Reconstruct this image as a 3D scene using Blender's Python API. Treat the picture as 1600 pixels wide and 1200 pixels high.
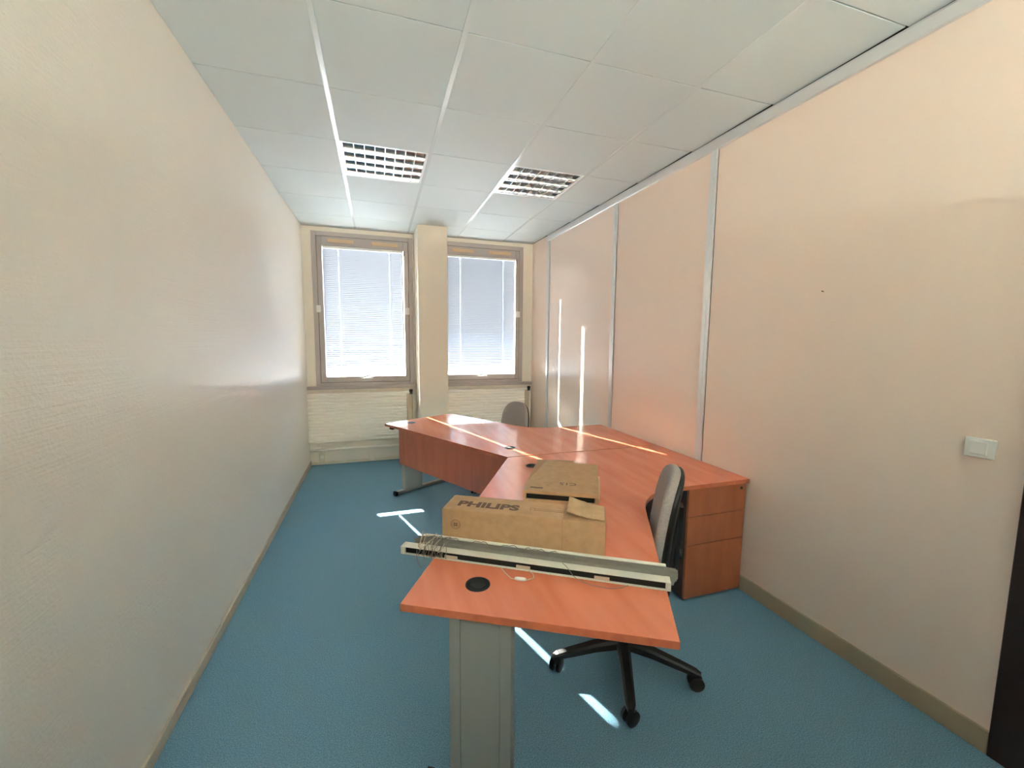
import bpy, bmesh, math, random
from mathutils import Vector, Matrix

S = bpy.context.scene
for o in list(bpy.data.objects):
    bpy.data.objects.remove(o)
COL = S.collection
random.seed(7)

# ---------------------------------------------------------------- camera
def look_camera():
    f_px, yaw, pitch, roll = 648.955, 0.3118, 0.1037, 0.008
    fwd = Vector((math.sin(yaw)*math.cos(pitch), math.cos(yaw)*math.cos(pitch), -math.sin(pitch)))
    rgt = Vector((math.cos(yaw), -math.sin(yaw), 0))
    up = rgt.cross(fwd)
    r2 = math.cos(roll)*rgt + math.sin(roll)*up
    u2 = -math.sin(roll)*rgt + math.cos(roll)*up
    cam = bpy.data.cameras.new('camera')
    cam.sensor_width = 36.0
    cam.lens = f_px/1600*36.0
    cam.clip_start = 0.02
    o = bpy.data.objects.new('camera', cam)
    m = Matrix((r2, u2, -fwd)).transposed().to_4x4()
    m.translation = (0.8002, -5.3541, 1.5041)
    o.matrix_world = m
    COL.objects.link(o)
    S.camera = o
look_camera()

# ---------------------------------------------------------------- sky, sun, exposure
SUN_DIR = Vector((0.257, -0.817, -0.515)).normalized()      # the way the sunlight travels
W = bpy.data.worlds.new('world'); S.world = W
W.use_nodes = True
nt = W.node_tree; nt.nodes.clear()
wo = nt.nodes.new('ShaderNodeOutputWorld'); bg = nt.nodes.new('ShaderNodeBackground')
sky = nt.nodes.new('ShaderNodeTexSky')
sky.sky_type = 'NISHITA'
sky.sun_disc = False
sky.sun_elevation = math.asin(-SUN_DIR.z)
sky.sun_rotation = math.atan2(-SUN_DIR.x, -SUN_DIR.y)
sky.air_density = 1.0; sky.dust_density = 1.5; sky.ozone_density = 1.0
bg.inputs['Strength'].default_value = 2.2
nt.links.new(sky.outputs[0], bg.inputs['Color']); nt.links.new(bg.outputs[0], wo.inputs['Surface'])

sun = bpy.data.lights.new('sun', 'SUN'); sun.energy = 60.0; sun.angle = math.radians(0.53)
sun.color = (1.0, 0.95, 0.87)
so = bpy.data.objects.new('sun', sun); COL.objects.link(so)
so.rotation_euler = SUN_DIR.to_track_quat('-Z', 'Y').to_euler()
so.location = (-4, 12, 9)

S.view_settings.view_transform = 'Standard'
S.view_settings.look = 'None'
S.view_settings.gamma = 1.0
S.view_settings.use_curve_mapping = False
S.view_settings.exposure = 2.40
cy = S.cycles
cy.max_bounces = 14; cy.diffuse_bounces = 10; cy.glossy_bounces = 6; cy.transparent_max_bounces = 16
cy.sample_clamp_indirect = 8.0
cy.caustics_reflective = False; cy.caustics_refractive = False
cy.use_denoising = True

# ---------------------------------------------------------------- constants of the place
H = 2.789                      # ceiling
TH = 0.0228                    # the partition wall on the right is a hair off square
def RW(y): return 2.805 - TH*y
YB = -6.3                      # wall behind the photographer
ZD = 0.705                     # desk top

# ---------------------------------------------------------------- materials
def srgb(r, g, b):
    def c(v):
        v /= 255.0
        return v/12.92 if v <= 0.04045 else ((v+0.055)/1.055)**2.4
    return (c(r), c(g), c(b), 1.0)

def mat(name, col, rough=0.6, metal=0.0, spec=0.5, noise=None, bump=None, coat=0.0):
    """noise=(scale, other colour, stretch xyz, sharpness); bump=(scale, strength, distance)"""
    m = bpy.data.materials.new(name); m.use_nodes = True
    n = m.node_tree; b = n.nodes['Principled BSDF']
    b.inputs['Base Color'].default_value = col
    b.inputs['Roughness'].default_value = rough
    b.inputs['Metallic'].default_value = metal
    b.inputs['Specular IOR Level'].default_value = spec
    b.inputs['Coat Weight'].default_value = coat
    if noise or bump:
        tc = n.nodes.new('ShaderNodeTexCoord')
    if noise:
        sc, c2, st, lo, hi = noise
        mp = n.nodes.new('ShaderNodeMapping'); mp.inputs['Scale'].default_value = st
        n.links.new(tc.outputs['Object'], mp.inputs[0])
        nz = n.nodes.new('ShaderNodeTexNoise'); nz.inputs['Scale'].default_value = sc
        nz.inputs['Detail'].default_value = 5.0
        n.links.new(mp.outputs[0], nz.inputs['Vector'])
        rp = n.nodes.new('ShaderNodeValToRGB')
        rp.color_ramp.elements[0].position = lo; rp.color_ramp.elements[0].color = col
        rp.color_ramp.elements[1].position = hi; rp.color_ramp.elements[1].color = c2
        n.links.new(nz.outputs['Fac'], rp.inputs[0]); n.links.new(rp.outputs[0], b.inputs['Base Color'])
    if bump:
        nb = n.nodes.new('ShaderNodeTexNoise'); nb.inputs['Scale'].default_value = bump[0]
        nb.inputs['Detail'].default_value = 3.0
        n.links.new(tc.outputs['Object'], nb.inputs['Vector'])
        bp = n.nodes.new('ShaderNodeBump'); bp.inputs['Strength'].default_value = bump[1]
        bp.inputs['Distance'].default_value = bump[2]
        n.links.new(nb.outputs['Fac'], bp.inputs['Height']); n.links.new(bp.outputs[0], b.inputs['Normal'])
    return m

M = {}
M['wall_right'] = mat('partition_melamine', srgb(238, 218, 203), 0.42, noise=(1.2, srgb(235, 214, 199), (1, 1, 1), .3, .7), bump=(900, .05, .0005))
M['wall_far'] = mat('far_wall_paint', srgb(241, 233, 219), 0.6, bump=(300, .05, .001))
M['pillar'] = mat('pillar_paint', srgb(230, 218, 201), 0.6, bump=(300, .05, .001))
M['ceiling_tile'] = mat('ceiling_tile_white', srgb(203, 211, 210), 0.72, spec=.35, bump=(500, .04, .0006))
M['tbar'] = mat('ceiling_runner_white', srgb(212, 219, 219), 0.22)
M['lamp_white'] = mat('luminaire_white', srgb(240, 242, 242), 0.3)
M['plenum'] = mat('plenum_dark', srgb(40, 40, 40), 0.9)
M['carpet'] = mat('carpet_blue', srgb(88, 128, 150), 0.95, spec=0.15, noise=(260, srgb(144, 186, 208), (1, 1, 1), .34, .68), bump=(600, .6, .004))
M['base'] = mat('baseboard_beige', srgb(176, 158, 132), 0.5)
M['base_left'] = mat('baseboard_grey_beige', srgb(190, 178, 158), 0.5)
M['alu'] = mat('aluminium_profile', srgb(222, 222, 222), 0.3, 0.45, bump=(200, .02, .0003))
M['dark_gap'] = mat('shadow_gap_black', srgb(48, 44, 40), 0.8)
M['frame'] = mat('window_frame_taupe', srgb(182, 172, 168), 0.45)
M['frame_dark'] = mat('window_gasket', srgb(120, 106, 94), 0.6)
M['vent'] = mat('vent_tan', srgb(212, 182, 148), 0.6)
M['white_plastic'] = mat('white_plastic', srgb(236, 234, 228), 0.35)
M['slat'] = mat('blind_slat_white', srgb(112, 115, 122), 0.45)
M['rad'] = mat('radiator_cream', srgb(250, 243, 232), 0.4)
M['rad_dark'] = mat('radiator_side', srgb(196, 178, 156), 0.5)
M['black'] = mat('black_plastic', srgb(15, 14, 15), 0.45)
M['rubber'] = mat('black_rubber', srgb(18, 18, 18), 0.7)
M['pvc'] = mat('cream_trunking', srgb(226, 216, 194), 0.5)
M['desk'] = mat('desk_cherry_laminate', srgb(213, 126, 95), 0.25, spec=.5, noise=(14, srgb(199, 108, 76), (1, .12, 1), .35, .75), bump=(260, .03, .0006))
M['desk_edge'] = mat('desk_edge_band', srgb(188, 102, 68), 0.35, noise=(30, srgb(170, 88, 58), (1, .3, 1), .35, .7))
M['panel_wood'] = mat('cherry_panel', srgb(186, 104, 76), 0.42, noise=(16, srgb(166, 90, 64), (1, 1, .15), .35, .75))
M['drawer_wood'] = mat('cherry_drawer_front', srgb(158, 90, 58), 0.45, noise=(14, srgb(138, 76, 48), (1, 1, .2), .35, .75))
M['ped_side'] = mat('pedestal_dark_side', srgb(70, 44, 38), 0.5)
M['leg'] = mat('desk_leg_grey_metal', srgb(158, 156, 148), 0.42, 0.25)
M['fabric'] = mat('chair_fabric_grey', srgb(172, 163, 158), 0.95, spec=.15, noise=(350, srgb(142, 133, 128), (1, 1, 1), .35, .65), bump=(700, .4, .002))
M['fabric_dark'] = mat('seat_fabric_dark', srgb(52, 48, 50), 0.95, spec=.1, noise=(350, srgb(36, 33, 36), (1, 1, 1), .35, .65))
M['card'] = mat('cardboard', srgb(178, 142, 104), 0.75, noise=(30, srgb(166, 130, 93), (1, 1, 1), .35, .7), bump=(120, .08, .001))
M['card_light'] = mat('cardboard_flap', srgb(192, 158, 118), 0.75, noise=(30, srgb(180, 146, 106), (1, 1, 1), .35, .7))
M['card_edge'] = mat('cardboard_cut_edge', srgb(150, 112, 80), 0.85)
M['ink'] = mat('brown_print', srgb(96, 70, 56), 0.8)
M['ink_light'] = mat('faint_print', srgb(128, 94, 68), 0.8)
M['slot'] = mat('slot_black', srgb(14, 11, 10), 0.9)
M['rail'] = mat('blind_rail_white', srgb(214, 210, 196), 0.4)
M['slat_grey'] = mat('old_slats_grey', srgb(130, 125, 116), 0.5)
M['cord'] = mat('blind_cord', srgb(188, 176, 156), 0.8)
M['cord_dark'] = mat('blind_cord_grey', srgb(128, 122, 112), 0.8)
M['door_dark'] = mat('door_frame_dark_brown', srgb(46, 28, 26), 0.45)
M['door_leaf'] = mat('door_leaf_beige', srgb(200, 186, 164), 0.5)
M['mirror'] = mat('luminaire_reflector', srgb(214, 214, 216), 0.16, 0.95)
M['blade'] = mat('louvre_blade', srgb(222, 222, 224), 0.3, 0.6)
M['tube'] = mat('fluorescent_tube_off', srgb(236, 238, 240), 0.3)
M['ground'] = mat('pale_gravel_roof', srgb(158, 160, 163), 0.9, noise=(6, srgb(148, 150, 153), (1, 1, 1), .3, .7))
M['dimming_grey'] = mat('dimming_strip_grey', srgb(118, 119, 122), 0.9, noise=(5, srgb(104, 105, 108), (1, 1, 1), .3, .7))  # for the added strip that dims light bounced off the ground
M['facade'] = mat('far_facade', srgb(70, 75, 84), 0.8, noise=(1.5, srgb(56, 62, 72), (1, 1, 1), .35, .65))
M['facade_glass'] = mat('far_window', srgb(70, 82, 96), 0.2)
M['nail'] = mat('nail_dark', srgb(80, 66, 56), 0.5, 0.6)

def fill_mat(e):
    m = bpy.data.materials.new('fill_diffuser'); m.use_nodes = True
    b = m.node_tree.nodes['Principled BSDF']
    b.inputs['Emission Color'].default_value = (1.0, 1.0, .97, 1); b.inputs['Emission Strength'].default_value = e
    return m
M['fill_glow'] = fill_mat(128.0)  # glow of the added corridor fill lamps

def left_wall_mat():
    m = mat('ribbed_vinyl_wallcovering', srgb(232, 226, 216), 0.44, spec=0.55)
    n = m.node_tree; b = n.nodes['Principled BSDF']
    tc = n.nodes.new('ShaderNodeTexCoord')
    mp = n.nodes.new('ShaderNodeMapping'); mp.inputs['Scale'].default_value = (1, 1.2, 70)
    n.links.new(tc.outputs['Object'], mp.inputs[0])
    nz = n.nodes.new('ShaderNodeTexNoise'); nz.inputs['Scale'].default_value = 1.6; nz.inputs['Detail'].default_value = 3
    n.links.new(mp.outputs[0], nz.inputs['Vector'])
    mp2 = n.nodes.new('ShaderNodeMapping'); mp2.inputs['Scale'].default_value = (1, 90, 90)
    n.links.new(tc.outputs['Object'], mp2.inputs[0])
    n2 = n.nodes.new('ShaderNodeTexNoise'); n2.inputs['Scale'].default_value = 1.0
    n.links.new(mp2.outputs[0], n2.inputs['Vector'])
    ad = n.nodes.new('ShaderNodeMath'); ad.operation = 'ADD'
    n.links.new(nz.outputs['Fac'], ad.inputs[0]); n.links.new(n2.outputs['Fac'], ad.inputs[1])
    bp = n.nodes.new('ShaderNodeBump'); bp.inputs['Strength'].default_value = .5; bp.inputs['Distance'].default_value = .003
    n.links.new(ad.outputs[0], bp.inputs['Height']); n.links.new(bp.outputs[0], b.inputs['Normal'])
    return m
M['wall_left'] = left_wall_mat()

def glass_mat():
    m = bpy.data.materials.new('window_glass'); m.use_nodes = True
    n = m.node_tree; n.nodes.clear()
    o = n.nodes.new('ShaderNodeOutputMaterial'); mx = n.nodes.new('ShaderNodeMixShader')
    fr = n.nodes.new('ShaderNodeFresnel'); fr.inputs[0].default_value = 1.45
    t = n.nodes.new('ShaderNodeBsdfTransparent'); t.inputs[0].default_value = (.93, .96, .95, 1)
    g = n.nodes.new('ShaderNodeBsdfGlossy'); g.inputs['Roughness'].default_value = .02
    n.links.new(fr.outputs[0], mx.inputs[0]); n.links.new(t.outputs[0], mx.inputs[1]); n.links.new(g.outputs[0], mx.inputs[2])
    n.links.new(mx.outputs[0], o.inputs['Surface'])
    return m
M['glass'] = glass_mat()

# ---------------------------------------------------------------- mesh helpers
def fin(bm, smooth=False):
    bmesh.ops.recalc_face_normals(bm, faces=bm.faces)
    if smooth:
        for f in bm.faces: f.smooth = True
    return bm

def add_box(bm, x0, x1, y0, y1, z0, z1, bev=0.0, seg=1):
    t = bmesh.new()
    vs = [t.verts.new((x, y, z)) for z in (z0, z1) for y in (y0, y1) for x in (x0, x1)]
    for q in ((0, 2, 3, 1), (4, 5, 7, 6), (0, 1, 5, 4), (2, 6, 7, 3), (0, 4, 6, 2), (1, 3, 7, 5)):
        t.faces.new([vs[i] for i in q])
    if bev > 0:
        bmesh.ops.bevel(t, geom=list(t.edges), offset=bev, segments=seg, profile=.5, affect='EDGES')
    merge(bm, t)
    return bm

def merge(bm, t, mtx=None):
    if mtx is not None: bmesh.ops.transform(t, matrix=mtx, verts=t.verts)
    me = bpy.data.meshes.new('tmp'); t.to_mesh(me); t.free()
    bm.from_mesh(me); bpy.data.meshes.remove(me)

def add_prism(bm, pts, z0, z1, bev=0.0):
    t = bmesh.new()
    lo = [t.verts.new((x, y, z0)) for x, y in pts]; hi = [t.verts.new((x, y, z1)) for x, y in pts]
    n = len(pts)
    t.faces.new(lo[::-1]); t.faces.new(hi)
    for i in range(n): t.faces.new((lo[i], lo[(i+1) % n], hi[(i+1) % n], hi[i]))
    bmesh.ops.recalc_face_normals(t, faces=t.faces)
    if bev > 0:
        ed = [e for e in t.edges if abs(e.verts[0].co.z-e.verts[1].co.z) < 1e-6]
        bmesh.ops.bevel(t, geom=ed, offset=bev, segments=2, profile=.5, affect='EDGES')
    merge(bm, t); return bm

def add_tube(bm, pts, r, n=8, cap=True, closed=False):
    pts = [Vector(p) for p in pts]; rings = []
    rr = r if isinstance(r, (list, tuple)) else [r]*len(pts)
    prev = None; N = len(pts)
    for i, p in enumerate(pts):
        if closed: d = pts[(i+1) % N]-pts[i-1]
        else: d = pts[min(i+1, N-1)]-pts[max(i-1, 0)]
        d.normalize()
        a = prev if prev is not None else (Vector((0, 0, 1)) if abs(d.z) < .9 else Vector((1, 0, 0)))
        u = (a - d*a.dot(d)).normalized(); v = d.cross(u); prev = u
        rings.append([bm.verts.new(p + (u*math.cos(2*math.pi*k/n)+v*math.sin(2*math.pi*k/n))*rr[i]) for k in range(n)])
    for i in range(N if closed else N-1):
        A, B = rings[i], rings[(i+1) % N]
        for k in range(n): bm.faces.new((A[k], A[(k+1) % n], B[(k+1) % n], B[k]))
    if cap and not closed:
        bm.faces.new(rings[0][::-1]); bm.faces.new(rings[-1])
    return bm

def add_lathe(bm, prof, n=24, c=(0, 0, 0)):
    rings = []
    for r, z in prof:
        if r < 1e-6: rings.append([bm.verts.new((c[0], c[1], c[2]+z))])
        else: rings.append([bm.verts.new((c[0]+r*math.cos(2*math.pi*k/n), c[1]+r*math.sin(2*math.pi*k/n), c[2]+z)) for k in range(n)])
    for A, B in zip(rings, rings[1:]):
        for k in range(n):
            a0, a1 = A[k % len(A)], A[(k+1) % len(A)]; b0, b1 = B[k % len(B)], B[(k+1) % len(B)]
            fs = []
            for v in (a0, a1, b1, b0):
                if v not in fs: fs.append(v)
            if len(fs) > 2: bm.faces.new(fs)
    return bm

def mesh_of(bm, name, m, smooth=False):
    fin(bm, smooth)
    me = bpy.data.meshes.new(name); bm.to_mesh(me); bm.free()
    me.materials.append(M[m])
    return me

def obj(name, bm, m, parent=None, smooth=False, loc=None, rz=0.0):
    me = bm if isinstance(bm, bpy.types.Mesh) else mesh_of(bm, name, m, smooth)
    o = bpy.data.objects.new(name, me); COL.objects.link(o)
    if parent is not None: o.parent = parent
    if loc is not None: o.location = loc
    if rz: o.rotation_euler = (0, 0, rz)
    if smooth and not isinstance(bm, bpy.types.Mesh):
        pass
    return o

def tag(o, label, cat, group=None):
    o['label'] = label; o['category'] = cat
    if group: o['group'] = group
    return o

def thing(name, label, cat, loc=(0, 0, 0), rz=0.0, group=None):
    o = bpy.data.objects.new(name, None); COL.objects.link(o)
    o.empty_display_size = .1
    o.location = loc; o.rotation_euler = (0, 0, rz)
    return tag(o, label, cat, group)

def struct(name, bm, m, **k):
    o = obj(name, bm, m, **k); o['kind'] = 'structure'; return o

def struct_empty(name, loc=(0, 0, 0), rz=0):
    o = bpy.data.objects.new(name, None); COL.objects.link(o); o.location = loc; o.rotation_euler = (0, 0, rz)
    o['kind'] = 'structure'; return o

def box(*a, **k): return add_box(bmesh.new(), *a, **k)
def autosmooth(o, ang=35):
    me = o.data
    for p in me.polygons: p.use_smooth = True
    try: me.set_sharp_from_angle(angle=math.radians(ang))
    except Exception: pass
    return o

# ================================================================ THE ROOM
FX1 = RW(YB) + .15
struct('floor', box(-.15, FX1, YB-.15, .0, -.1, 0), 'carpet')
struct('wall_left', box(-.15, 0, YB-.15, .25, -.1, H+.14), 'wall_left')
# behind the photographer: glazed partition and corridor, unseen, added for fill light
bm = bmesh.new(); add_box(bm, 0, FX1, YB-.10, YB, 0, 1.75); add_box(bm, 0, FX1, YB-.10, YB, 2.70, H+.14)
for x in (0.0, .95, 1.9, 2.85): add_box(bm, x, x+.06, YB-.10, YB, 1.75, 2.70)
struct('wall_back', bm, 'wall_right')
w3 = struct_empty('window_3', (0, YB, 0))  # added opening, lets the corridor fill into the room
for x in (.06, 1.01, 1.96): obj('glass_pane', box(x, x+.89, -.055, -.050, 1.75, 2.70), 'glass', w3)
bm = bmesh.new(); CY = YB-1.9
add_box(bm, -.6, 3.7, CY-.1, CY, 0, H); add_box(bm, -.7, -.6, CY-.1, YB-.1, 0, H); add_box(bm, 3.7, 3.8, CY-.1, YB-.1, 0, H)
struct('wall_corridor', bm, 'wall_far')
struct('floor_corridor', box(-.7, 3.8, CY-.1, YB-.15, -.1, 0), 'carpet')
struct('ceiling_corridor', box(-.7, 3.8, CY-.1, YB-.1, H, H+.1), 'ceiling_tile')
UP = ['towards the ribbed vinyl wall', 'midway along the wall', 'towards the partition end']
for k, x in enumerate((.1, 1.25, 2.4)):  # unseen fill lamps, added to brighten the near half of the room
    t = thing('fill_uplight', 'added fill uplight on the unseen corridor wall behind glazed partition, ' + UP[k], 'fill light', (x, CY, 1.45), group='added fill uplights')
    bm = bmesh.new(); add_box(bm, 0, .7, .0, .16, 0, .012); add_box(bm, 0, .7, .148, .16, .012, .06); add_box(bm, 0, .7, 0, .012, .012, .09)
    add_box(bm, 0, .012, .012, .148, .012, .06); add_box(bm, .688, .7, .012, .148, .012, .06)
    obj('housing', bm, 'tbar', t)
    obj('fill_emitter', box(.014, .686, .014, .146, .040, .058), 'fill_glow', t)

# far wall with two window openings
WX = [(.10, 1.23), (1.535, 2.665)]; WZ0, WZ1 = .955, 2.735
b = bmesh.new()
xs = [0, WX[0][0], WX[0][1], WX[1][0], WX[1][1], 2.95]
add_box(b, 0, 2.95, 0, .25, 0, WZ0); add_box(b, 0, 2.95, 0, .25, WZ1, H+.14)
for i in (0, 2, 4): add_box(b, xs[i], xs[i+1], 0, .25, WZ0, WZ1)
struct('wall_far', b, 'wall_far')
struct('pillar', box(1.25, 1.585, -.46, -.001, 0, H+.02, bev=.004), 'pillar')

# ---- right partition wall: panels and aluminium profiles on a backing, a doorway near the photographer
wr = struct('wall_right', box(.012, .10, -4.60, .0, 0, H+.14), 'dark_gap', loc=(2.805, 0, 0), rz=TH)
wrb = box(.012, .10, YB, -5.62, 0, H+.14); add_box(wrb, .012, .10, -5.62, -4.60, 2.12, H+.14)
struct('wall_right_beside_door', wrb, 'wall_right', loc=(2.805, 0, 0), rz=TH)
PR = [(-.505, .055), (-1.955, .055), (-3.070, .055)]        # profile start (towards the window) and width
cuts = [0.0] + [p[0] for p in PR] + [-4.578]
starts = [0.0] + [p[0]-p[1]-.005 for p in PR]
for i in range(4):
    obj('panel', box(0, .012, cuts[i+1], starts[i], 0, 2.725 if i else 2.789, bev=.0008), 'wall_right', wr)
for i, (y, w) in enumerate(PR):
    bm = bmesh.new()
    add_box(bm, -.010, .004, y-w, y, .0 if i else .0, 2.722, bev=.002)
    add_box(bm, -.0125, -.010, y-w*.62, y-w*.38, .0, 2.722)
    struct('trim_%d' % (i+1), bm, 'alu', loc=(2.805, 0, 0), rz=TH)
bm = bmesh.new(); add_box(bm, -.018, .012, -4.60, -.50, 2.718, 2.776, bev=.002); add_box(bm, -.018, -.013, -4.60, -.50, 2.776, 2.781)
struct('trim_4', bm, 'alu', loc=(2.805, 0, 0), rz=TH)
struct('baseboard_right', box(-.013, .0, -4.578, -.001, 0, .09, bev=.002), 'base', loc=(2.805, 0, 0), rz=TH)
struct('baseboard_left', box(0, .012, YB, -.012, 0, .055, bev=.002), 'base_left')
bm = bmesh.new(); add_box(bm, .012, 1.25, -.012, 0, 0, .035, bev=.002); add_box(bm, 1.585, 2.79, -.012, 0, 0, .035, bev=.002)
struct('baseboard_far', bm, 'pvc')

# door frame at the near end of the partition, and the closed leaf in it
d = struct_empty('door_1', (2.805, 0, 0), TH)
bm = bmesh.new(); add_box(bm, -.016, .10, -4.69, -4.579, 0, 2.11, bev=.003); add_box(bm, -.016, .10, -5.62, -5.51, 0, 2.11, bev=.003)
add_box(bm, -.016, .10, -5.62, -4.579, 2.05, 2.13, bev=.003)
obj('door_frame', bm, 'door_dark', d)
lf = obj('door_leaf', box(.03, .07, -5.505, -4.695, .008, 2.046, bev=.002), 'door_leaf', d)
bm = bmesh.new(); add_tube(bm, [(.03, -4.76, 1.03), (-.025, -4.76, 1.03), (-.03, -4.775, 1.03), (-.03, -4.88, 1.03)], .009)
obj('door_handle', bm, 'alu', lf, smooth=True)

# ---- ceiling: 600 mm tiles on runners
TX = [.5808 + .6*i for i in range(4)]; Y0 = -.4972
ceil = struct('ceiling', box(-.15, FX1, YB-.15, .25, H+.13, H+.2), 'plenum')
cols = [(0.0, TX[0])] + [(TX[i], TX[i+1]) for i in range(3)] + [(TX[3], None)]
rows = [(-.002, Y0)] + [(Y0-.6*k, Y0-.6*(k+1)) for k in range(10)]
LUM = {(1, 3), (3, 3)}
for ci, (a, c) in enumerate(cols):
    for ri, (t, bt) in enumerate(rows):
        bt = max(bt, YB+.001)
        if t - bt < .03 or (ci, ri) in LUM: continue
        x0 = a + (.011 if ci else .002); x1 = (c - .011) if c else RW(t)-.004
        obj('ceiling_tile', box(x0, x1, bt+.0024, t-.0024, H, H+.014, bev=.0014), 'ceiling_tile', ceil)
for i, x in enumerate(TX):
    bm = bmesh.new(); add_box(bm, x-.0115, x+.0115, YB, -.002, H-.0015, H+.003); add_box(bm, x-.001, x+.001, YB, -.002, H+.003, H+.035)
    obj('ceiling_runner', bm, 'tbar', ceil)
obj('edge_angle', box(.018, RW(0)-.004, -.018, -.001, H-.003, H), 'frame', ceil)

# ---- windows
def window(i, x0):
    w = struct_empty('window_%d' % i, (x0, 0, 0))
    # outer frame (1.13 wide)
    bm = bmesh.new(); X1 = 1.13; f = .052
    add_box(bm, 0, f, -.018, .06, WZ0, WZ1, bev=.003); add_box(bm, X1-f, X1, -.018, .06, WZ0, WZ1, bev=.003)
    add_box(bm, f, X1-f, -.018, .06, WZ1-.05, WZ1, bev=.003); add_box(bm, f, X1-f, -.018, .06, WZ0, WZ0+.035, bev=.003)
    obj('window_frame', bm, 'frame', w)
    obj('gasket', _ring(f, X1-f, WZ0+.035, WZ1-.05, .005, -.013, .01), 'frame_dark', w)
    s0, s1, z0, z1 = f+.005, X1-f-.005, WZ0+.040, WZ1-.055
    sash = bmesh.new(); g0, g1, h0, h1 = .112, 1.022, 1.062, 2.575
    add_box(sash, s0, g0, -.024, .05, z0, z1, bev=.005); add_box(sash, g1, s1, -.024, .05, z0, z1, bev=.005)
    add_box(sash, g0, g1, -.024, .05, z0, h0, bev=.005); add_box(sash, g0, g1, -.024, .05, h1, z1, bev=.005)
    so_ = obj('sash', sash, 'frame', w)
    obj('glass_pane', box(g0-.004, g1+.004, .040, .044, h0-.004, h1+.004), 'glass', so_)
    for (a, c) in ((.175, .455), (.655, .955)):
        v = obj('vent_slot', box(a, c, -.030, -.024, 2.612, 2.655, bev=.002), 'vent', so_)
    for a in (.058, 1.058):
        hb = bmesh.new(); add_box(hb, a-.024, a+.024, -.046, -.024, 1.815, 1.895, bev=.006, seg=2)
        obj('pivot_block', hb, 'white_plastic', so_)
    hd = bmesh.new(); add_box(hd, .50, .635, -.036, -.024, 1.035, 1.062, bev=.003)
    hp = obj('handle_plate', hd, 'white_plastic', so_)
    hl = bmesh.new(); add_tube(hl, [(.52, -.032, 1.055), (.52, -.055, 1.056), (.545, -.060, 1.062), (.64, -.060, 1.092)], [.010, .010, .010, .007], n=8)
    obj('handle_lever', hl, 'white_plastic', hp, smooth=True)
    return w
def _ring(x0, x1, z0, z1, t, y0, y1):
    bm = bmesh.new()
    add_box(bm, x0, x0+t, y0, y1, z0, z1); add_box(bm, x1-t, x1, y0, y1, z0, z1)
    add_box(bm, x0+t, x1-t, y0, y1, z0, z0+t); add_box(bm, x0+t, x1-t, y0, y1, z1-t, z1)
    return bm
window(1, WX[0][0]); window(2, WX[1][0])
for i, (a, c) in enumerate(((0.001, 1.249), (1.586, 2.792))):
    bm = bmesh.new(); add_box(bm, a, c, -.06, 0, .93, .953, bev=.003); add_box(bm, a, c, -.052, 0, .912, .93, bev=.002)
    struct('trim_%d' % (5+i), bm, 'frame')

# ---- venetian blinds hung in the sashes
def slat_mesh(L, holes, tilt, wid=.025):
    bm = bmesh.new(); hw = .0038
    ts = [-.5, -.34, .34, .5]
    xs_ = [0]
    for h in holes: xs_ += [h-hw, h+hw]
    xs_.append(L)
    grid = {}
    for i, x in enumerate(xs_):
        for j, t in enumerate(ts):
            u = t*wid; crown = .0018*(1-(2*t)**2)
            # inner edge up: u>0 is towards the room (-y) and up
            grid[i, j] = bm.verts.new((x, -u*math.cos(tilt)+crown*math.sin(tilt), u*math.sin(tilt)+crown*math.cos(tilt)))
    for i in range(len(xs_)-1):
        for j in range(3):
            if i % 2 == 1 and j == 1: continue
            bm.faces.new((grid[i, j], grid[i+1, j], grid[i+1, j+1], grid[i, j+1]))
    return mesh_of(bm, 'slat', 'slat')

def blind(x0, zb, tilt, label, y=-.006):
    t = thing('venetian_blind', label, 'blind', (x0, y, zb))
    L = .897; top = 2.574 - zb; holes = (.165, .735); sp = .0218
    hr = bmesh.new(); add_box(hr, 0, L, -.014, .014, top-.026, top, bev=.002)
    obj('headrail', hr, 'white_plastic', t)
    me = slat_mesh(L, holes, tilt)
    n_s = int((top-.038-.026)/sp)+1; sp = (top-.038-.026)/n_s
    for k in range(n_s+1):
        o = obj('slat', me, 'slat', t); o.location = (0, 0, .026+k*sp)
    obj('bottom_rail', box(0, L, -.012, .012, 0, .012, bev=.003), 'white_plastic', t)
    for h in holes:
        for yy in (-.0135, .0135):
            bm = bmesh.new(); add_tube(bm, [(h+.013, yy, .006), (h+.013, yy, top-.02)], .0011, n=6)
            obj('ladder_cord', bm, 'white_plastic', t)
    bm = bmesh.new(); add_tube(bm, [(L-.018, -.020, top-.02), (L-.014, -.022, top-.3), (L-.010, -.022, .42), (L-.008, -.021, .28)], .004, n=8)
    obj('tilt_wand', bm, 'white_plastic', t, smooth=True)
    bm = bmesh.new(); add_tube(bm, [(L+.012, -.026, top-.01), (L+.012, -.026, top-.06)], [.010, .007], n=10)
    obj('wand_knob', bm, 'frame_dark', t, smooth=True)
    return t
blind(.2185, 1.106, math.radians(53), 'white venetian blind with open slats in the window beside the ribbed vinyl wall')
blind(1.6535, 1.118, math.radians(58), 'white venetian blind with half closed slats in window behind the grey chair')

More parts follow.
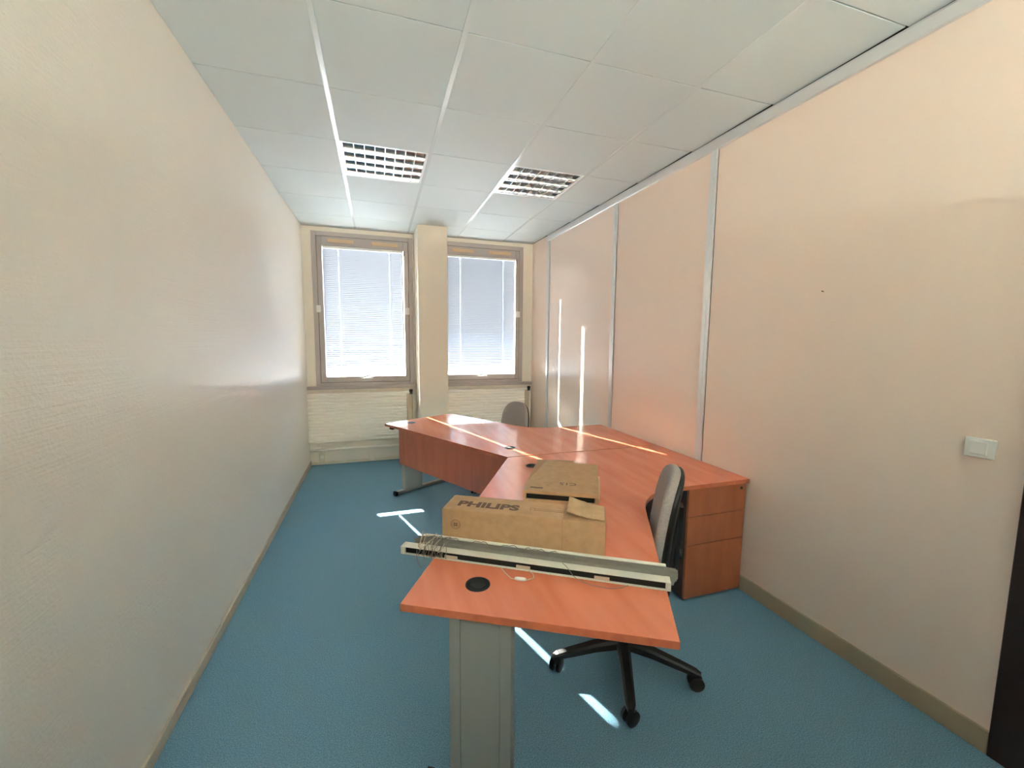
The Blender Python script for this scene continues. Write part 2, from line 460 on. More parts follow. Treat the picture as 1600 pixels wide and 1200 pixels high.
# ---- recessed louvre luminaires
def luminaire(x0, y0, label):
    t = thing('ceiling_light', label, 'ceiling light', (x0, y0, H), group=None)
    A = .576; Bq = .594
    bm = bmesh.new(); fw = .016
    add_box(bm, 0, fw, 0, Bq, 0, .012); add_box(bm, A-fw, A, 0, Bq, 0, .012)
    add_box(bm, fw, A-fw, 0, fw, 0, .012); add_box(bm, fw, A-fw, Bq-fw, Bq, 0, .012)
    obj('rim', bm, 'lamp_white', t)
    bm = bmesh.new(); add_box(bm, .002, A-.002, .002, Bq-.002, .098, .102)
    add_box(bm, .002, fw, .002, Bq-.002, .012, .098); add_box(bm, A-fw, A-.002, .002, Bq-.002, .012, .098)
    add_box(bm, fw, A-fw, .002, fw, .012, .098); add_box(bm, fw, A-fw, Bq-fw, Bq-.002, .012, .098)
    obj('housing', bm, 'mirror', t)
    nr, ncol = 4, 8; py = (Bq-2*fw)/nr; px = (A-2*fw)/ncol
    for r in range(nr+1):                      # long parabolic reflectors between the tubes
        yc = fw + r*py; bm = bmesh.new(); K = 6; h = .052; prof = []
        for k in range(K+1):
            q = k/K; prof.append((.004 + .024*(q**1.8), .004 + h*q))
        for sgn in (-1, 1):
            if (r == 0 and sgn < 0) or (r == nr and sgn > 0): continue
            va = [bm.verts.new((fw, yc+sgn*a, z)) for a, z in prof]; vb = [bm.verts.new((A-fw, yc+sgn*a, z)) for a, z in prof]
            for k in range(K): bm.faces.new((va[k], vb[k], vb[k+1], va[k+1]))
        add_box(bm, fw, A-fw, yc-.004 if r else yc, yc+.004 if r < nr else yc, .003, .005)
        obj('reflector', bm, 'mirror', t)
    for c in range(1, ncol):
        xc = fw + c*px
        bm = bmesh.new()
        for r in range(nr):
            add_box(bm, xc-.0016, xc+.0016, fw+r*py-.004*(r == 0), fw+(r+1)*py+.004*(r == nr-1), .0005, .034)
        obj('blade', bm, 'blade', t)
    for r in range(nr):
        bm = bmesh.new(); yc = fw+(r+.5)*py
        add_tube(bm, [(fw+.002, yc, .075), (A-fw-.002, yc, .075)], .013, n=12)
        obj('tube', bm, 'tube', t, smooth=True)
    return t
luminaire(TX[0]+.012, Y0-1.8+.003, 'square recessed louvre ceiling light in line with window beside ribbed vinyl wall')
luminaire(TX[2]+.012, Y0-1.8+.003, 'square recessed louvre ceiling light nearer the aluminium trimmed partition wall')

# ================================================================ RADIATORS AND FAR WALL FITTINGS
def radiator(x0, x1, label):
    t = thing('radiator', label, 'radiator', (x0, 0, 0))
    L = x1-x0; z0, z1 = .285, .845; n = 15; p = (z1-z0)/n
    bm = bmesh.new(); prof = []
    for k in range(n):
        z = z0 + k*p
        prof += [(-.088, z), (-.100, z+p*.22), (-.100, z+p*.72), (-.088, z+p*.97)]
    va = [bm.verts.new((0, y, z)) for y, z in prof]; vb = [bm.verts.new((L-.10, y, z)) for y, z in prof]
    for k in range(len(prof)-1): bm.faces.new((va[k], vb[k], vb[k+1], va[k+1]))
    obj('ribbed_panel', bm, 'rad', t)
    obj('panel_body', box(0, L-.10, -.0875, -.045, z0, z1, bev=.003), 'rad', t)
    obj('top_grille', box(0, L-.03, -.10, -.030, z1+.001, z1+.022, bev=.004), 'rad', t)
    obj('side_cover', box(L-.098, L-.03, -.082, -.030, z0+.01, z1, bev=.004), 'rad_dark', t)
    for xx in (.12, L-.22): obj('wall_bracket', box(xx, xx+.03, -.045, -.0008, z0+.08, z1-.08), 'rad_dark', t)
    bm = bmesh.new(); add_tube(bm, [(L-.012, -.055, .165), (L-.012, -.055, .80), (L-.03, -.075, .84)], .009, n=8)
    obj('supply_pipe', bm, 'rad', t, smooth=True)
    bm = bmesh.new(); add_lathe(bm, [(0, 0), (.021, 0), (.023, .008), (.016, .014), (.016, .022), (.022, .026), (.022, .052), (.017, .058), (0, .058)], 14, (L-.048, -.112, z1-.005))
    obj('thermostat_valve', bm, 'black', t, smooth=True)
    bm = bmesh.new(); add_tube(bm, [(.0, -.055, .19), (L, -.055, .192)], .015, n=10)
    obj('feed_pipe', bm, 'rad', t, smooth=True)
    return t
radiator(.004, 1.225, 'cream ribbed radiator under the window beside the ribbed vinyl wall')
radiator(1.60, 2.775, 'cream ribbed radiator under the window behind the grey chair')

t = thing('power_outlet', 'cream power outlet box low on far wall under radiator pipe', 'outlet', (.135, 0, .045))
obj('housing', box(-.034, .034, -.045, 0, 0, .105, bev=.006), 'pvc', t)
bm = bmesh.new(); add_lathe(bm, [(0, 0), (.022, 0), (.022, .004), (0, .004)], 18)
bmesh.ops.transform(bm, matrix=Matrix.Translation((0, -.045, .055)) @ Matrix.Rotation(math.pi/2, 4, 'X'), verts=bm.verts)
obj('socket_face', bm, 'white_plastic', t)
bm = bmesh.new(); add_tube(bm, [(0, -.046, .098), (0, -.052, .106), (-.012, -.05, .125), (-.02, -.04, .142)], .004, n=6)
obj('lead', bm, 'pvc', t, smooth=True)
t = thing('junction_box', 'small cream junction box on the skirting of far wall', 'junction box', (.695, -.012, .008))
obj('base', box(-.025, .025, -.028, 0, 0, .055, bev=.003), 'pvc', t)
obj('lid', box(-.022, .022, -.033, -.028, .004, .051, bev=.003), 'white_plastic', t)

# light switch and nails on the partition
t = thing('light_switch', 'cream light switch on partition wall beside dark door frame', 'switch', (RW(-4.458), -4.458, 1.125), TH)
obj('plate', box(-.010, 0, -.042, .042, -.036, .036, bev=.003, seg=2), 'white_plastic', t)
bm = box(-.017, -.010, -.022, .025, -.022, .025, bev=.002)
obj('rocker', bm, 'white_plastic', t)
def nail(name, label, loc, d):
    bm = bmesh.new(); add_tube(bm, [(0, 0, 0), (d*.010, 0, .002)], .0016, n=8)
    t = thing(name, label, 'nail', loc); obj('shank', bm, 'nail', t)
    bm = bmesh.new(); add_tube(bm, [(d*.010, 0, .002), (d*.012, 0, .0023)], .0032, n=10); obj('head', bm, 'nail', t)
nail('nail', 'lone small nail in the bare partition panel above light switch height', (RW(-3.845), -3.845, 1.756), -1)

# ================================================================ DESKS (two 120 degree corner desks back to back)
YJ = -2.682
def fillet(p0, pc, p1, tan, n=10):
    a = (Vector(p0)-Vector(pc)).normalized(); c = (Vector(p1)-Vector(pc)).normalized()
    s = Vector(pc)+a*tan; e = Vector(pc)+c*tan; out = []
    for i in range(n+1):
        q = i/n; out.append(tuple((1-q)**2*s + 2*q*(1-q)*Vector(pc) + q*q*e))
    return out

def desk(sg, label, off):
    # base outline of the near desk; sg=-1 mirrors about the joint line for the far one
    ox, oy = 1.85, YJ - sg*.8
    def mp(x, y): return (x-ox, (YJ + sg*(y-YJ)) - oy)
    t = thing('corner_desk', label, 'desk', (ox, oy, 0), group=None)
    E1, E2 = (1.553, -4.508), (.845, -4.120)
    J1, J2 = (1.633, YJ-.006), (2.856, YJ-.006)
    Wc = (2.872, -3.518) if sg > 0 else (2.836, -3.518)
    inner = fillet((2.80, -3.518), (2.124, -3.518), E1, .25)
    out = [J1, J2, Wc] + inner + [E1, E2]
    bm = bmesh.new(); add_prism(bm, [mp(*q) for q in out], ZD-.025, ZD, bev=.002)
    top = obj('desktop', bm, 'desk', t)
    top.data.materials.append(M['desk_edge'])
    for p_ in top.data.polygons:
        if abs(p_.normal.z) < .5: p_.material_index = 1
    e = (Vector(E1)-Vector(E2)).normalized(); n_ = Vector((-e.y, e.x))         # along the end edge / inwards
    def P(s, dd): q = Vector(E2)+e*s+n_*dd; return mp(q.x, q.y)
    def quad(s0, s1, d0, d1): return [P(s0, d0), P(s1, d0), P(s1, d1), P(s0, d1)]
    # end leg: column of two posts with a cover plate, top bracket, floor bar
    bm = bmesh.new(); add_prism(bm, quad(.135, .170, .060, .120), .035, ZD-.03); add_prism(bm, quad(.300, .335, .060, .120), .035, ZD-.03)
    add_prism(bm, quad(.170, .300, .070, .120), .035, ZD-.03)
    lg = obj('leg', bm, 'leg', t)
    obj('cable_cover', add_prism(bmesh.new(), quad(.1715, .2985, .062, .069), .05, ZD-.045, bev=.0008), 'leg', lg)
    obj('floor_bar', add_prism(bmesh.new(), quad(.06, .70, .068, .112), .010, .038, bev=.004), 'leg', lg)
    for s0 in (.035, .70): obj('bar_cap', add_prism(bmesh.new(), quad(s0, s0+.025, .066, .114), .0, .040, bev=.004), 'rubber', lg)
    obj('top_bracket', add_prism(bmesh.new(), quad(.03, .60, .066, .114), ZD-.045, ZD-.0252), 'leg', lg)
    obj('bracket_cap', add_prism(bmesh.new(), quad(.012, .03, .064, .116), ZD-.047, ZD-.0252), 'rubber', lg)
    # panel under the long outer edge
    l = (Vector(J1)-Vector(E2)); LL = l.length; l = l.normalized(); m_ = Vector((l.y, -l.x))
    def Q(s, dd): q = Vector(E2)+l*s+m_*dd; return mp(q.x, q.y)
    bm = bmesh.new(); add_prism(bm, [Q(.165, .05), Q(LL-.02, .05), Q(LL-.02, .068), Q(.165, .068)], .335, ZD-.0255)
    if off: obj('modesty_panel', bm, 'panel_wood', t)
    else:
        bm.free()
    # corner post near the joint
    bm = bmesh.new(); c0 = mp(1.80, YJ-.10)
    add_box(bm, c0[0]-.03, c0[0]+.03, c0[1]-.03, c0[1]+.03, .012, ZD-.0255, bev=.004)
    cp = obj('corner_post', bm, 'leg', t)
    obj('foot_bar', add_prism(bmesh.new(), [mp(1.745, YJ-.06), mp(1.80, YJ-.055), mp(2.25, YJ-.055), mp(2.25, YJ-.10), mp(1.745, YJ-.105)], .010, .036, bev=.003), 'leg', cp)
    obj('post_foot', box(c0[0]-.075, c0[0]-.04, c0[1]-.028 if sg > 0 else c0[1]-.03, c0[1]+.028, 0, .036, bev=.004), 'rubber', cp)
    if sg < 0:
        fb = obj('floor_bar', add_prism(bmesh.new(), [mp(1.71, -3.79), mp(1.755, -3.79), mp(1.755, YJ-.03), mp(1.71, YJ-.03)], .010, .036, bev=.003), 'leg', cp)
        obj('bar_cap', add_prism(bmesh.new(), [mp(1.708, -3.815), mp(1.757, -3.815), mp(1.757, -3.79), mp(1.708, -3.79)], .0, .037, bev=.003), 'rubber', cp)
    for (gx, gy) in ((1.094, -4.092), (1.726, -2.918)):
        q = mp(gx, gy)
        bm = bmesh.new(); add_lathe(bm, [(.0, .0002), (.030, .0002), (.034, .0045), (.040, .0035), (.041, .0), (.041, -.0)], 28, (q[0], q[1], ZD))
        g = obj('grommet', bm, 'black', t, smooth=True)
        bm = bmesh.new(); add_lathe(bm, [(0, .004), (.024, .004), (.027, .0025), (.027, .0003)], 24, (q[0]+.002, q[1], ZD))
        obj('grommet_lid', bm, 'rubber', g, smooth=True)
    return t
desk(1, 'orange cherry corner desk carrying the cardboard boxes and old blind', False)
desk(-1, 'orange cherry corner desk with bare top, standing by the windows', True)

# drawer pedestal under the desk by the wall
px0, px1, pf, pb = 2.452, 2.862, -3.505, -2.93
t = thing('drawer_pedestal', 'three drawer cherry pedestal under desk end against the partition wall', 'drawer unit', ((px0+px1)/2, (pf+pb)/2, 0))
ox, oy = (px0+px1)/2, (pf+pb)/2
hw, hd = (px1-px0)/2, (pb-pf)/2
bm = bmesh.new()
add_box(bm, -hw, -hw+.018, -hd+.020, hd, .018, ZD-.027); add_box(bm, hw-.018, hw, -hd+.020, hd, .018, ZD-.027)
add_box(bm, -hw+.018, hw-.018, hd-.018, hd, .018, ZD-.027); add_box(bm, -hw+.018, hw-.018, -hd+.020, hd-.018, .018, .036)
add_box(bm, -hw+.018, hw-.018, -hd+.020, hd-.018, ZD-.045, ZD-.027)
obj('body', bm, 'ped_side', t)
zs = [.020, .342, .512, ZD-.028]
for k in range(3):
    dr = obj('drawer', box(-hw, hw, -hd, -hd+.018, zs[k]+(.002 if k else 0), zs[k+1]-.002, bev=.0012), 'drawer_wood', t)
    obj('drawer_box', box(-hw+.03, hw-.03, -hd+.018, hd-.03, zs[k]+.03, zs[k+1]-.03), 'ped_side', dr)
    if k == 2:
        bm = bmesh.new(); add_tube(bm, [(hw-.035, -hd+.002, ZD-.055), (hw-.035, -hd-.003, ZD-.055)], .009, n=14); obj('lock', bm, 'rubber', dr)
for sx in (-1, 1):
    for sy in (-1, 1):
        bm = bmesh.new(); add_tube(bm, [(sx*(hw-.05), sy*(hd-.06), 0), (sx*(hw-.05), sy*(hd-.06), .018)], .02, n=10); obj('glide', bm, 'rubber', t)

# ================================================================ SWIVEL CHAIRS
def rounded_pad(w, h, th, curve, n=28, expo=3.0, taper=.0):
    """cushion in the local YZ plane (front towards -X), superellipse outline"""
    bm = bmesh.new(); rings = []
    lay = [(-th*.5, .0), (-th*.5, .55), (-th*.5, .86), (-th*.36, .965), (-th*.1, 1.0), (th*.25, 1.0), (th*.42, .96), (th*.5, .86), (th*.5, .0)]
    for x, s in lay:
        if s == 0: rings.append([bm.verts.new((x - (curve if x < 0 else 0)*0, 0, 0))]); continue
        rg = []
        for k in range(n):
            a = 2*math.pi*k/n; c, d_ = math.cos(a), math.sin(a)
            yy = math.copysign(abs(c)**(2/expo), c)*w/2*s; zz = math.copysign(abs(d_)**(2/expo), d_)*h/2*s
            yy *= 1 - taper*(zz/(h/2)*.5+.5)
            rg.append(bm.verts.new((x - curve*(yy/(w/2))**2, yy, zz)))
        rings.append(rg)
    for A, B in zip(rings, rings[1:]):
        for k in range(n):
            a0, a1 = A[k % len(A)], A[(k+1) % len(A)]; b0, b1 = B[k % len(B)], B[(k+1) % len(B)]
            fs = []
            for v in (a0, a1, b1, b0):
                if v not in fs: fs.append(v)
            if len(fs) > 2: bm.faces.new(fs)
    return bm

def chair(hub, face_deg, label, back_top, seat_z, base_rot, boff=.215):
    bs = boff-.215
    rz = math.radians(face_deg - 180)          # local -X is the way the chair faces
    t = thing('swivel_chair', label, 'chair', (hub[0], hub[1], 0), rz)
    # base
    bm = bmesh.new(); add_lathe(bm, [(0, .075), (.034, .075), (.040, .085), (.040, .125), (.030, .135), (0, .135)], 18)
    hubo = obj('base_hub', bm, 'black', t, smooth=True); autosmooth(hubo)
    for k in range(5):
        a = math.radians(base_rot+72*k) - rz; c, s = math.cos(a), math.sin(a)
        bm = bmesh.new(); prof = [(.03, .108, .029, .040), (.14, .102, .025, .034), (.25, .086, .022, .028), (.315, .076, .020, .022), (.338, .070, .012, .014)]
        rg = []
        for r, z, w_, h_ in prof:
            rg.append([bm.verts.new((c*r-s*q*w_, s*r+c*q*w_, z+v*h_*.5)) for q, v in ((-1, -1), (1, -1), (1, .5), (.6, 1), (-.6, 1), (-1, .5))])
        for A, B in zip(rg, rg[1:]):
            for i in range(6): bm.faces.new((A[i], A[(i+1) % 6], B[(i+1) % 6], B[i]))
        bm.faces.new(rg[0]); bm.faces.new(rg[-1])
        arm = obj('base_arm', bm, 'black', t)
        # twin wheel caster
        cx, cy_ = c*.318, s*.318; ca = a + .9 + k*1.3; fc, fs_ = math.cos(ca), math.sin(ca)
        bm = bmesh.new()
        for sd in (-1, 1):
            o0 = sd*.006; o1 = sd*.026
            add_tube(bm, [(cx-fs_*o0, cy_+fc*o0, .032), (cx-fs_*o0*1.6, cy_+fc*o0*1.6, .032), (cx-fs_*o1*.85, cy_+fc*o1*.85, .032), (cx-fs_*o1, cy_+fc*o1, .032)], [.026, .032, .032, .025], n=16)
        add_tube(bm, [(cx, cy_, .03), (cx, cy_, .068)], .007, n=8)
        autosmooth(obj('caster', bm, 'black', arm))
    bm = bmesh.new(); add_lathe(bm, [(0, .13), (.026, .13), (.026, .27), (.020, .272), (.014, .275), (.014, seat_z-.07), (0, seat_z-.07)], 18)
    autosmooth(obj('gas_lift', bm, 'black', t))
    obj('seat_mechanism', box(-.11, .14, -.08, .08, seat_z-.085, seat_z-.035, bev=.012, seg=2), 'black', t)
    bm = rounded_pad(.46, .44, .07, .0, expo=3.6)
    bmesh.ops.transform(bm, matrix=Matrix.Translation((-.03, 0, seat_z)) @ Matrix.Rotation(math.radians(90), 4, 'Y'), verts=bm.verts)
    autosmooth(obj('seat', bm, 'fabric_dark', t), 60)
    bm = rounded_pad(.44, .42, .03, .0, expo=3.4)
    bmesh.ops.transform(bm, matrix=Matrix.Translation((-.03, 0, seat_z-.04)) @ Matrix.Rotation(math.radians(90), 4, 'Y'), verts=bm.verts)
    autosmooth(obj('seat_shell', bm, 'black', t), 60)
    bh = .46; zc = back_top-bh/2; lean = math.radians(7)
    T = Matrix.Translation((boff, 0, zc)) @ Matrix.Rotation(lean, 4, 'Y')
    bm = rounded_pad(.38, bh, .055, .035, expo=2.9, taper=.14)
    bmesh.ops.transform(bm, matrix=T, verts=bm.verts)
    bk = autosmooth(obj('backrest', bm, 'fabric', t), 60)
    bm = rounded_pad(.385, bh*.985, .030, .035, expo=2.9, taper=.14)
    bmesh.ops.transform(bm, matrix=T @ Matrix.Translation((.026, 0, -.003)), verts=bm.verts)
    autosmooth(obj('back_shell', bm, 'black', bk), 60)
    bm = bmesh.new()
    pts = [(.05, seat_z-.06), (.17+bs, seat_z-.062), (.235+bs, seat_z-.04), (.262+bs, seat_z+.03), (.272+bs, zc-.04), (.275+bs, zc+.06)]
    for (x0, z0), (x1, z1) in zip(pts, pts[1:]):
        pass
    w_ = .03; rg = []
    for i, (x, z) in enumerate(pts):
        a = Vector(pts[min(i+1, len(pts)-1)])-Vector(pts[max(i-1, 0)]); a.normalize(); nx, nz = -a.y, a.x
        rg.append([bm.verts.new((x+nx*q*.007, v*w_, z+nz*q*.007)) for q, v in ((-1, -1), (1, -1), (1, 1), (-1, 1))])
    for A, B in zip(rg, rg[1:]):
        for i in range(4): bm.faces.new((A[i], A[(i+1) % 4], B[(i+1) % 4], B[i]))
    bm.faces.new(rg[0]); bm.faces.new(rg[-1])
    br = obj('back_bracket', bm, 'black', t)
    bm = bmesh.new(); add_lathe(bm, [(0, 0), (.020, 0), (.023, .008), (.021, .02), (0, .022)], 14)
    bmesh.ops.transform(bm, matrix=Matrix.Translation((.270+bs, 0, seat_z+.10)) @ Matrix.Rotation(math.pi/2, 4, 'Y'), verts=bm.verts)
    obj('height_knob', bm, 'black', br, smooth=True)
    bm = bmesh.new(); add_tube(bm, [(-.02, -.06, seat_z-.06), (-.03, -.20, seat_z-.065), (-.035, -.245, seat_z-.075)], [.005, .005, .008], n=8)
    obj('lever', bm, 'black', t, smooth=True)
    return t
chair((1.860, -3.790), 146, 'grey fabric swivel chair with black star base beside the drawer pedestal', .965, .47, 171, boff=.165)
chair((1.985, -1.40), 209, 'grey fabric swivel chair facing the desk under the window by the partition', .875, .43, 190, boff=.188)

# ================================================================ ON THE NEAR DESK
def text_mesh(body, size, m, off=0.0, sx=1.0, shear=0.0, rot=0.0):
    cu = bpy.data.curves.new('lettering', 'FONT'); cu.body = body; cu.size = size; cu.offset = off; cu.shear = shear
    cu.align_x = 'CENTER'; cu.align_y = 'CENTER'; cu.extrude = .0002; cu.resolution_u = 3
    o = bpy.data.objects.new('tmp_text', cu); COL.objects.link(o)
    bpy.context.view_layer.update()
    me = bpy.data.meshes.new_from_object(o.evaluated_get(bpy.context.evaluated_depsgraph_get()))
    bpy.data.objects.remove(o); bpy.data.curves.remove(cu)
    me.transform(Matrix.Rotation(rot, 4, 'Z') @ Matrix.Diagonal((sx, 1, 1, 1)))
    me.materials.clear(); me.materials.append(M[m])
    return me

# --- long carton
A_ = Vector((1.022, -3.793)); B_ = Vector((1.562, -4.097)); ang = math.atan2((B_-A_).y, (B_-A_).x); L1 = (B_-A_).length; D1, H1 = .150, .149
t = thing('cardboard_box', 'long brown cardboard carton with large printed name lying behind the old blind', 'box', (A_.x, A_.y, ZD+.0008), ang)
# local: x along the front, y away from the photographer
bm = bmesh.new(); lo = []; c_ = .012
pts = [(0, 0), (L1, 0), (L1, D1), (0, D1)]
add_prism(bm, pts, .0, H1-.001, bev=.0025)
ed = [e for e in bm.edges if abs(e.verts[0].co.x) < .004 and abs(e.verts[1].co.x) < .004 and e.verts[0].co.z > H1-.01 and e.verts[1].co.z > H1-.01]
bx = obj('carton', bm, 'card', t)
obj('end_sleeve', box(L1*.752, L1+.0012, -.0012, D1+.0012, -.0, H1+.0004, bev=.001), 'card', t)
obj('top_flap_layer', box(.004, L1*.752, .004, D1-.004, H1-.001, H1, bev=.0004), 'card', t)
lt = obj('lettering', text_mesh('PHILIPS', .068, 'ink', off=.0030, sx=1.14, rot=0), 'ink', t)
lt.location = (.168, .062, H1+.0006)
e_ = bmesh.new()
def ring2d(bm, r0, r1, n=28):
    a = [bm.verts.new((r0*math.cos(2*math.pi*k/n), 0, r0*math.sin(2*math.pi*k/n))) for k in range(n)]
    c = [bm.verts.new((r1*math.cos(2*math.pi*k/n), 0, r1*math.sin(2*math.pi*k/n))) for k in range(n)]
    for k in range(n): bm.faces.new((a[k], a[(k+1) % n], c[(k+1) % n], c[k]))
ring2d(e_, .0175, .0190); ring2d(e_, .0135, .0142)
for dx, dz in ((-.004, .004), (.004, .004), (-.004, -.004), (.004, -.004)):
    add_box(e_, dx-.0022, dx+.0022, -.0002, .0002, dz-.003, dz+.003)
for zz in (-.0005, .0005, ):
    add_box(e_, -.010, .010, -.0002, .0002, zz*6-.0006, zz*6+.0006)
o = obj('round_emblem', e_, 'ink', t); o.location = (.055, -.0006, .090)
# tear strip printed outline on the top
tr = bmesh.new()
for (xa, xb, ya, yb) in ((.335, .355, .060, .062), (.335, .355, .078, .080), (.335, .337, .060, .080), (.353, .355, .060, .080), (.355, .475, .060, .0622), (.355, .475, .0735, .0747)):
    add_box(tr, xa, xb, ya, yb, H1-.0002, H1+.0005)
obj('tear_strip_print', tr, 'ink_light', t)
obj('sleeve_seam', box(L1*.752-.0012, L1*.752, -.0008, .0, 0, H1), 'card_edge', t)
# lifted flap at the far right end of the top
fl = bmesh.new(); nU = 9; grid = {}
for i in range(nU+1):
    u = i/nU
    for j in range(2):
        v = j
        x = L1*.775 + u*(L1*.225-.004); yb_ = .012 + .012*(1-u) if j == 0 else D1-.002-.006*u
        z = H1 + .003 + .016*(1-u)**2*1.0 + (.004 if i % 3 == 1 else 0)*.4 + (.010*(1-u) if j else 0) + .004*math.sin(u*7)*.3
        for k, dz in enumerate((0, .0035)):
            grid[i, j, k] = fl.verts.new((x, yb_, z+dz))
for i in range(nU):
    fl.faces.new((grid[i, 0, 1], grid[i+1, 0, 1], grid[i+1, 1, 1], grid[i, 1, 1])); fl.faces.new((grid[i, 0, 0], grid[i, 1, 0], grid[i+1, 1, 0], grid[i+1, 0, 0]))
    fl.faces.new((grid[i, 0, 0], grid[i+1, 0, 0], grid[i+1, 0, 1], grid[i, 0, 1])); fl.faces.new((grid[i, 1, 0], grid[i, 1, 1], grid[i+1, 1, 1], grid[i+1, 1, 0]))
for i in (0, nU): fl.faces.new((grid[i, 0, 0], grid[i, 0, 1], grid[i, 1, 1], grid[i, 1, 0]))
obj('torn_flap', fl, 'card_light', t)

# --- flat carton
C0 = Vector((1.476, -3.460)); C1 = Vector((1.795, -3.636)); a2 = math.atan2((C1-C0).y, (C1-C0).x)
W2, D2, H2 = .366, .560, .060
t = thing('cardboard_box', 'flat brown cardboard carton with dark slot and upside down C15 mark', 'box', (C0.x, C0.y, ZD+.0008), a2)
bm = bmesh.new()
add_box(bm, 0, W2, 0, D2, 0, .014, bev=.0015)                                # bottom tray
add_box(bm, 0, .012, 0, D2, .014, .042); add_box(bm, W2-.012, W2, 0, D2, .014, .042); add_box(bm, .012, W2-.012, D2-.012, D2, .014, .042)
obj('tray', bm, 'card', t)
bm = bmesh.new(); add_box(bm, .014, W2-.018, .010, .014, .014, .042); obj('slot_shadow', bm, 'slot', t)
bm = bmesh.new(); add_prism(bm, [(-.001, -.002), (W2+.001, -.002), (W2+.002, D2*.9), (.06, D2*.98), (-.001, .14)], .042, H2, bev=.0015)
lid = obj('lid', bm, 'card', t)
obj('side_flap', add_prism(bmesh.new(), [(-.004, .05), (.0, .03), (.03, .08), (.062, D2*.98), (.045, D2+.004), (-.002, D2)], .042, .0565), 'card_edge', t)
obj('back_tongue', box(.10, .22, D2*.93, D2+.012, .050, .0565, bev=.001), 'card_edge', t)
obj('right_tab', box(W2+.002, W2+.010, .05, .30, .0, .056, bev=.001), 'card_light', t)
o = obj('lettering', text_mesh('C15', .052, 'ink', off=.0006, rot=math.pi), 'ink', t); o.location = (.212, .125, H2+.0006)
o = obj('barcode_smudge', box(-.032, .032, -.009, .009, 0, .0006), 'ink', t); o.location = (.060, .040, H2+.0001)
rs = bmesh.new()
for k in range(3):
    a = 2*math.pi*k/3
    add_tube(rs, [(.02*math.cos(a+q*.28), .02*math.sin(a+q*.28), 0) for q in range(5)], .0012, n=4)
o = obj('recycling_mark', rs, 'ink_light', t); o.location = (.110, .105, H2+.0006)

# --- dismantled venetian blind
D0 = Vector((.866, -3.815)); D_1 = Vector((1.675, -4.312)); a3 = math.atan2((D_1-D0).y, (D_1-D0).x); LB = (D_1-D0).length
t = thing('dismantled_blind', 'dismantled venetian blind with white rail and tangled cords lying across desk', 'blind', (D0.x, D0.y, ZD+.0008), a3)
bm = bmesh.new()
add_box(bm, 0, LB, 0, .037, .0, .0018); add_box(bm, 0, LB, 0, .037, .0272, .029); add_box(bm, 0, LB, .0352, .037, .0018, .0272)
rl = obj('headrail', bm, 'rail', t)
for x0, x1 in ((0, .012), (LB-.012, LB)):
    obj('end_cap', box(x0 if x0 else -.003, x1 if x0 == 0 else LB+.003, -.002, .038, 0, .030, bev=.0015), 'rail', rl)
obj('rail_inner_shade', box(.0125, LB-.0125, .010, .035, .002, .027), 'slot', rl)  # black block stands in for the shade inside the open rail
for k in range(3):
    xx = .17 + k*.27; obj('cord_guide', box(xx, xx+.05, .006, .0098, .002, .014, bev=.001), 'rad_dark', rl)
bm = bmesh.new()
for k in range(26):
    y0 = .0385 + (k % 13)*.0028; z0 = .0005 + (k//13)*.0205
    dx = random.uniform(-.004, .022); tw = random.uniform(-.0006, .0006)
    add_box(bm, .03+dx, LB+.012+dx, y0+tw, y0+.0011+tw, z0, z0+.0180+random.uniform(0, .0045))
o = obj('slat_stack', bm, 'slat_grey', t); o['kind'] = 'stuff'
obj('bottom_rail', box(.05, LB-.004, .076, .090, .010, .0465, bev=.004, seg=2), 'rail', t)
def blob_cord(pts, r=.0012, m='cord_dark', nm='cord'):
    bm = bmesh.new(); add_tube(bm, pts, r, n=5); return obj(nm, bm, m, t, smooth=True)
# cords wound around the left end
pts = []
for k in range(190):
    a = k*.42; x = .075 + .10*(k/190) + .02*math.sin(k*.13)
    rr = 1.0 + .22*random.random()
    yy = .041 + .045*rr*math.cos(a); zz = .022 + .030*rr*math.sin(a)
    pts.append((x+random.uniform(-.006, .006), yy, max(.0016, zz) if x > .09 else zz))
blob_cord(pts, .0014)
pts = []
for k in range(60):
    a = k*.5; pts.append((.055+.09*(k/60)+.025*math.sin(a*.7), .03+.05*math.cos(a), .046+.012*math.sin(a*1.3)))
blob_cord(pts, .0013, 'cord')
blob_cord([(.065, -.004, .026), (.068, -.012, .01), (.075, -.014, -.018), (.085, -.013, -.034), (.098, -.012, -.024), (.097, -.010, .0), (.09, -.004, .027)], .0013)
blob_cord([(.16, .0, .030), (.165, -.003, .031), (.163, -.004, .004), (.17, .0, .0015)], .0013, 'cord')
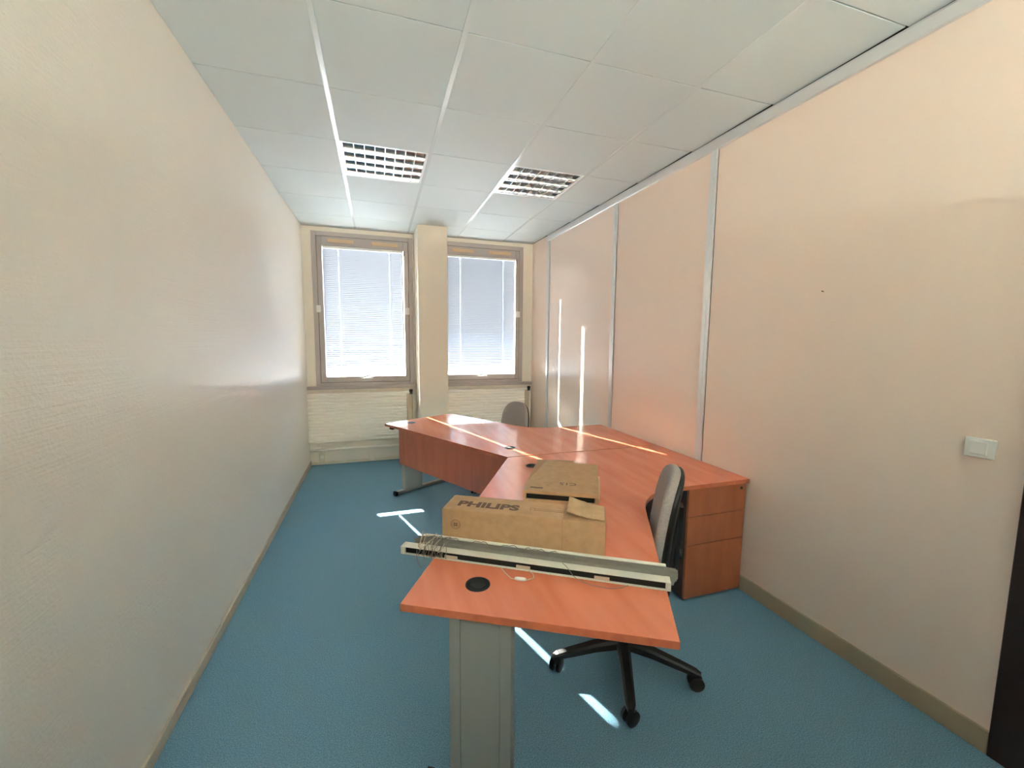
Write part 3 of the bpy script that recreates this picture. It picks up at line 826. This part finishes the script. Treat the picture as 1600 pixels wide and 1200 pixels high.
# cords trailing along the slats
blob_cord([(.15+.01*k, .058+.012*math.sin(k*.55), .050+.003*math.sin(k*1.7)) for k in range(38)], .0014)
blob_cord([(.46+.006*k, .060+.010*math.sin(k*.8), .0475+.003*abs(math.sin(k*1.1))) for k in range(20)], .0014)
blob_cord([(.60, .03, .031), (.615, .012, .031), (.625, -.001, .029), (.64, -.004, .010), (.66, -.012, .0016), (.70, -.03, .0016), (.76, -.035, .0016), (.80, -.02, .0016), (.82, .0, .0016)], .0011)
blob_cord([(.78, .092, .0016), (.79, .115, .0016), (.84, .145, .0016), (.92, .150, .0016), (.975, .145, .0016)], .0011, 'cord_dark')
# pull cord with its toggle on the desk top
lp = [(.385, .0, .0016), (.41, -.030, .0016), (.438, -.058, .0016), (.462, -.064, .0040), (.49, -.060, .0040), (.512, -.036, .0016), (.503, -.010, .0016), (.487, .001, .0016)]
blob_cord(lp, .0016, 'cord', 'pull_cord')
bm = bmesh.new(); add_tube(bm, [(.452, -.062, .0065), (.458, -.063, .0065), (.482, -.061, .0065), (.490, -.060, .0065)], [.004, .0062, .0062, .004], n=10)
obj('cord_toggle', bm, 'white_plastic', t, smooth=True)

# ================================================================ OUTSIDE THE WINDOWS
gb = bmesh.new(); pr = [(.26, -.5), (2.0, -.5), (18.0, 1.95), (40, 1.95), (40, -.8), (.26, -.8)]
ga = [gb.verts.new((-30, y, z)) for y, z in pr]; gc = [gb.verts.new((30, y, z)) for y, z in pr]
gb.faces.new(ga); gb.faces.new(gc[::-1])
for i in range(6): gb.faces.new((ga[i], ga[(i+1) % 6], gc[(i+1) % 6], gc[i]))
struct('ground', gb, 'ground')
struct('bounce_dimming_strip', box(-30, 30, .26, 2.3, -.5, -.455), 'dimming_grey')  # unseen darker strip, added to cut light bounced up to the ceiling
t = thing('building', 'grey building across the yard, seen through the blind slats', 'building', (3, 18.2, -.5))
obj('wall', box(-16, 16, 0, 6, 0, 6.15), 'facade', t)
rf = obj('roof', box(-16.3, 16.3, -.3, 6.3, 6.15, 6.45), 'facade', t)
for fz in (2.95, 4.65):
    for k in range(12):
        xx = -14.6 + k*2.5
        wn = obj('window', _ring(xx, xx+1.4, fz, fz+1.2, .08, -.06, .02), 'facade', t)
        obj('pane', box(xx+.08, xx+1.32, -.02, .0, fz+.08, fz+1.12), 'facade_glass', wn)
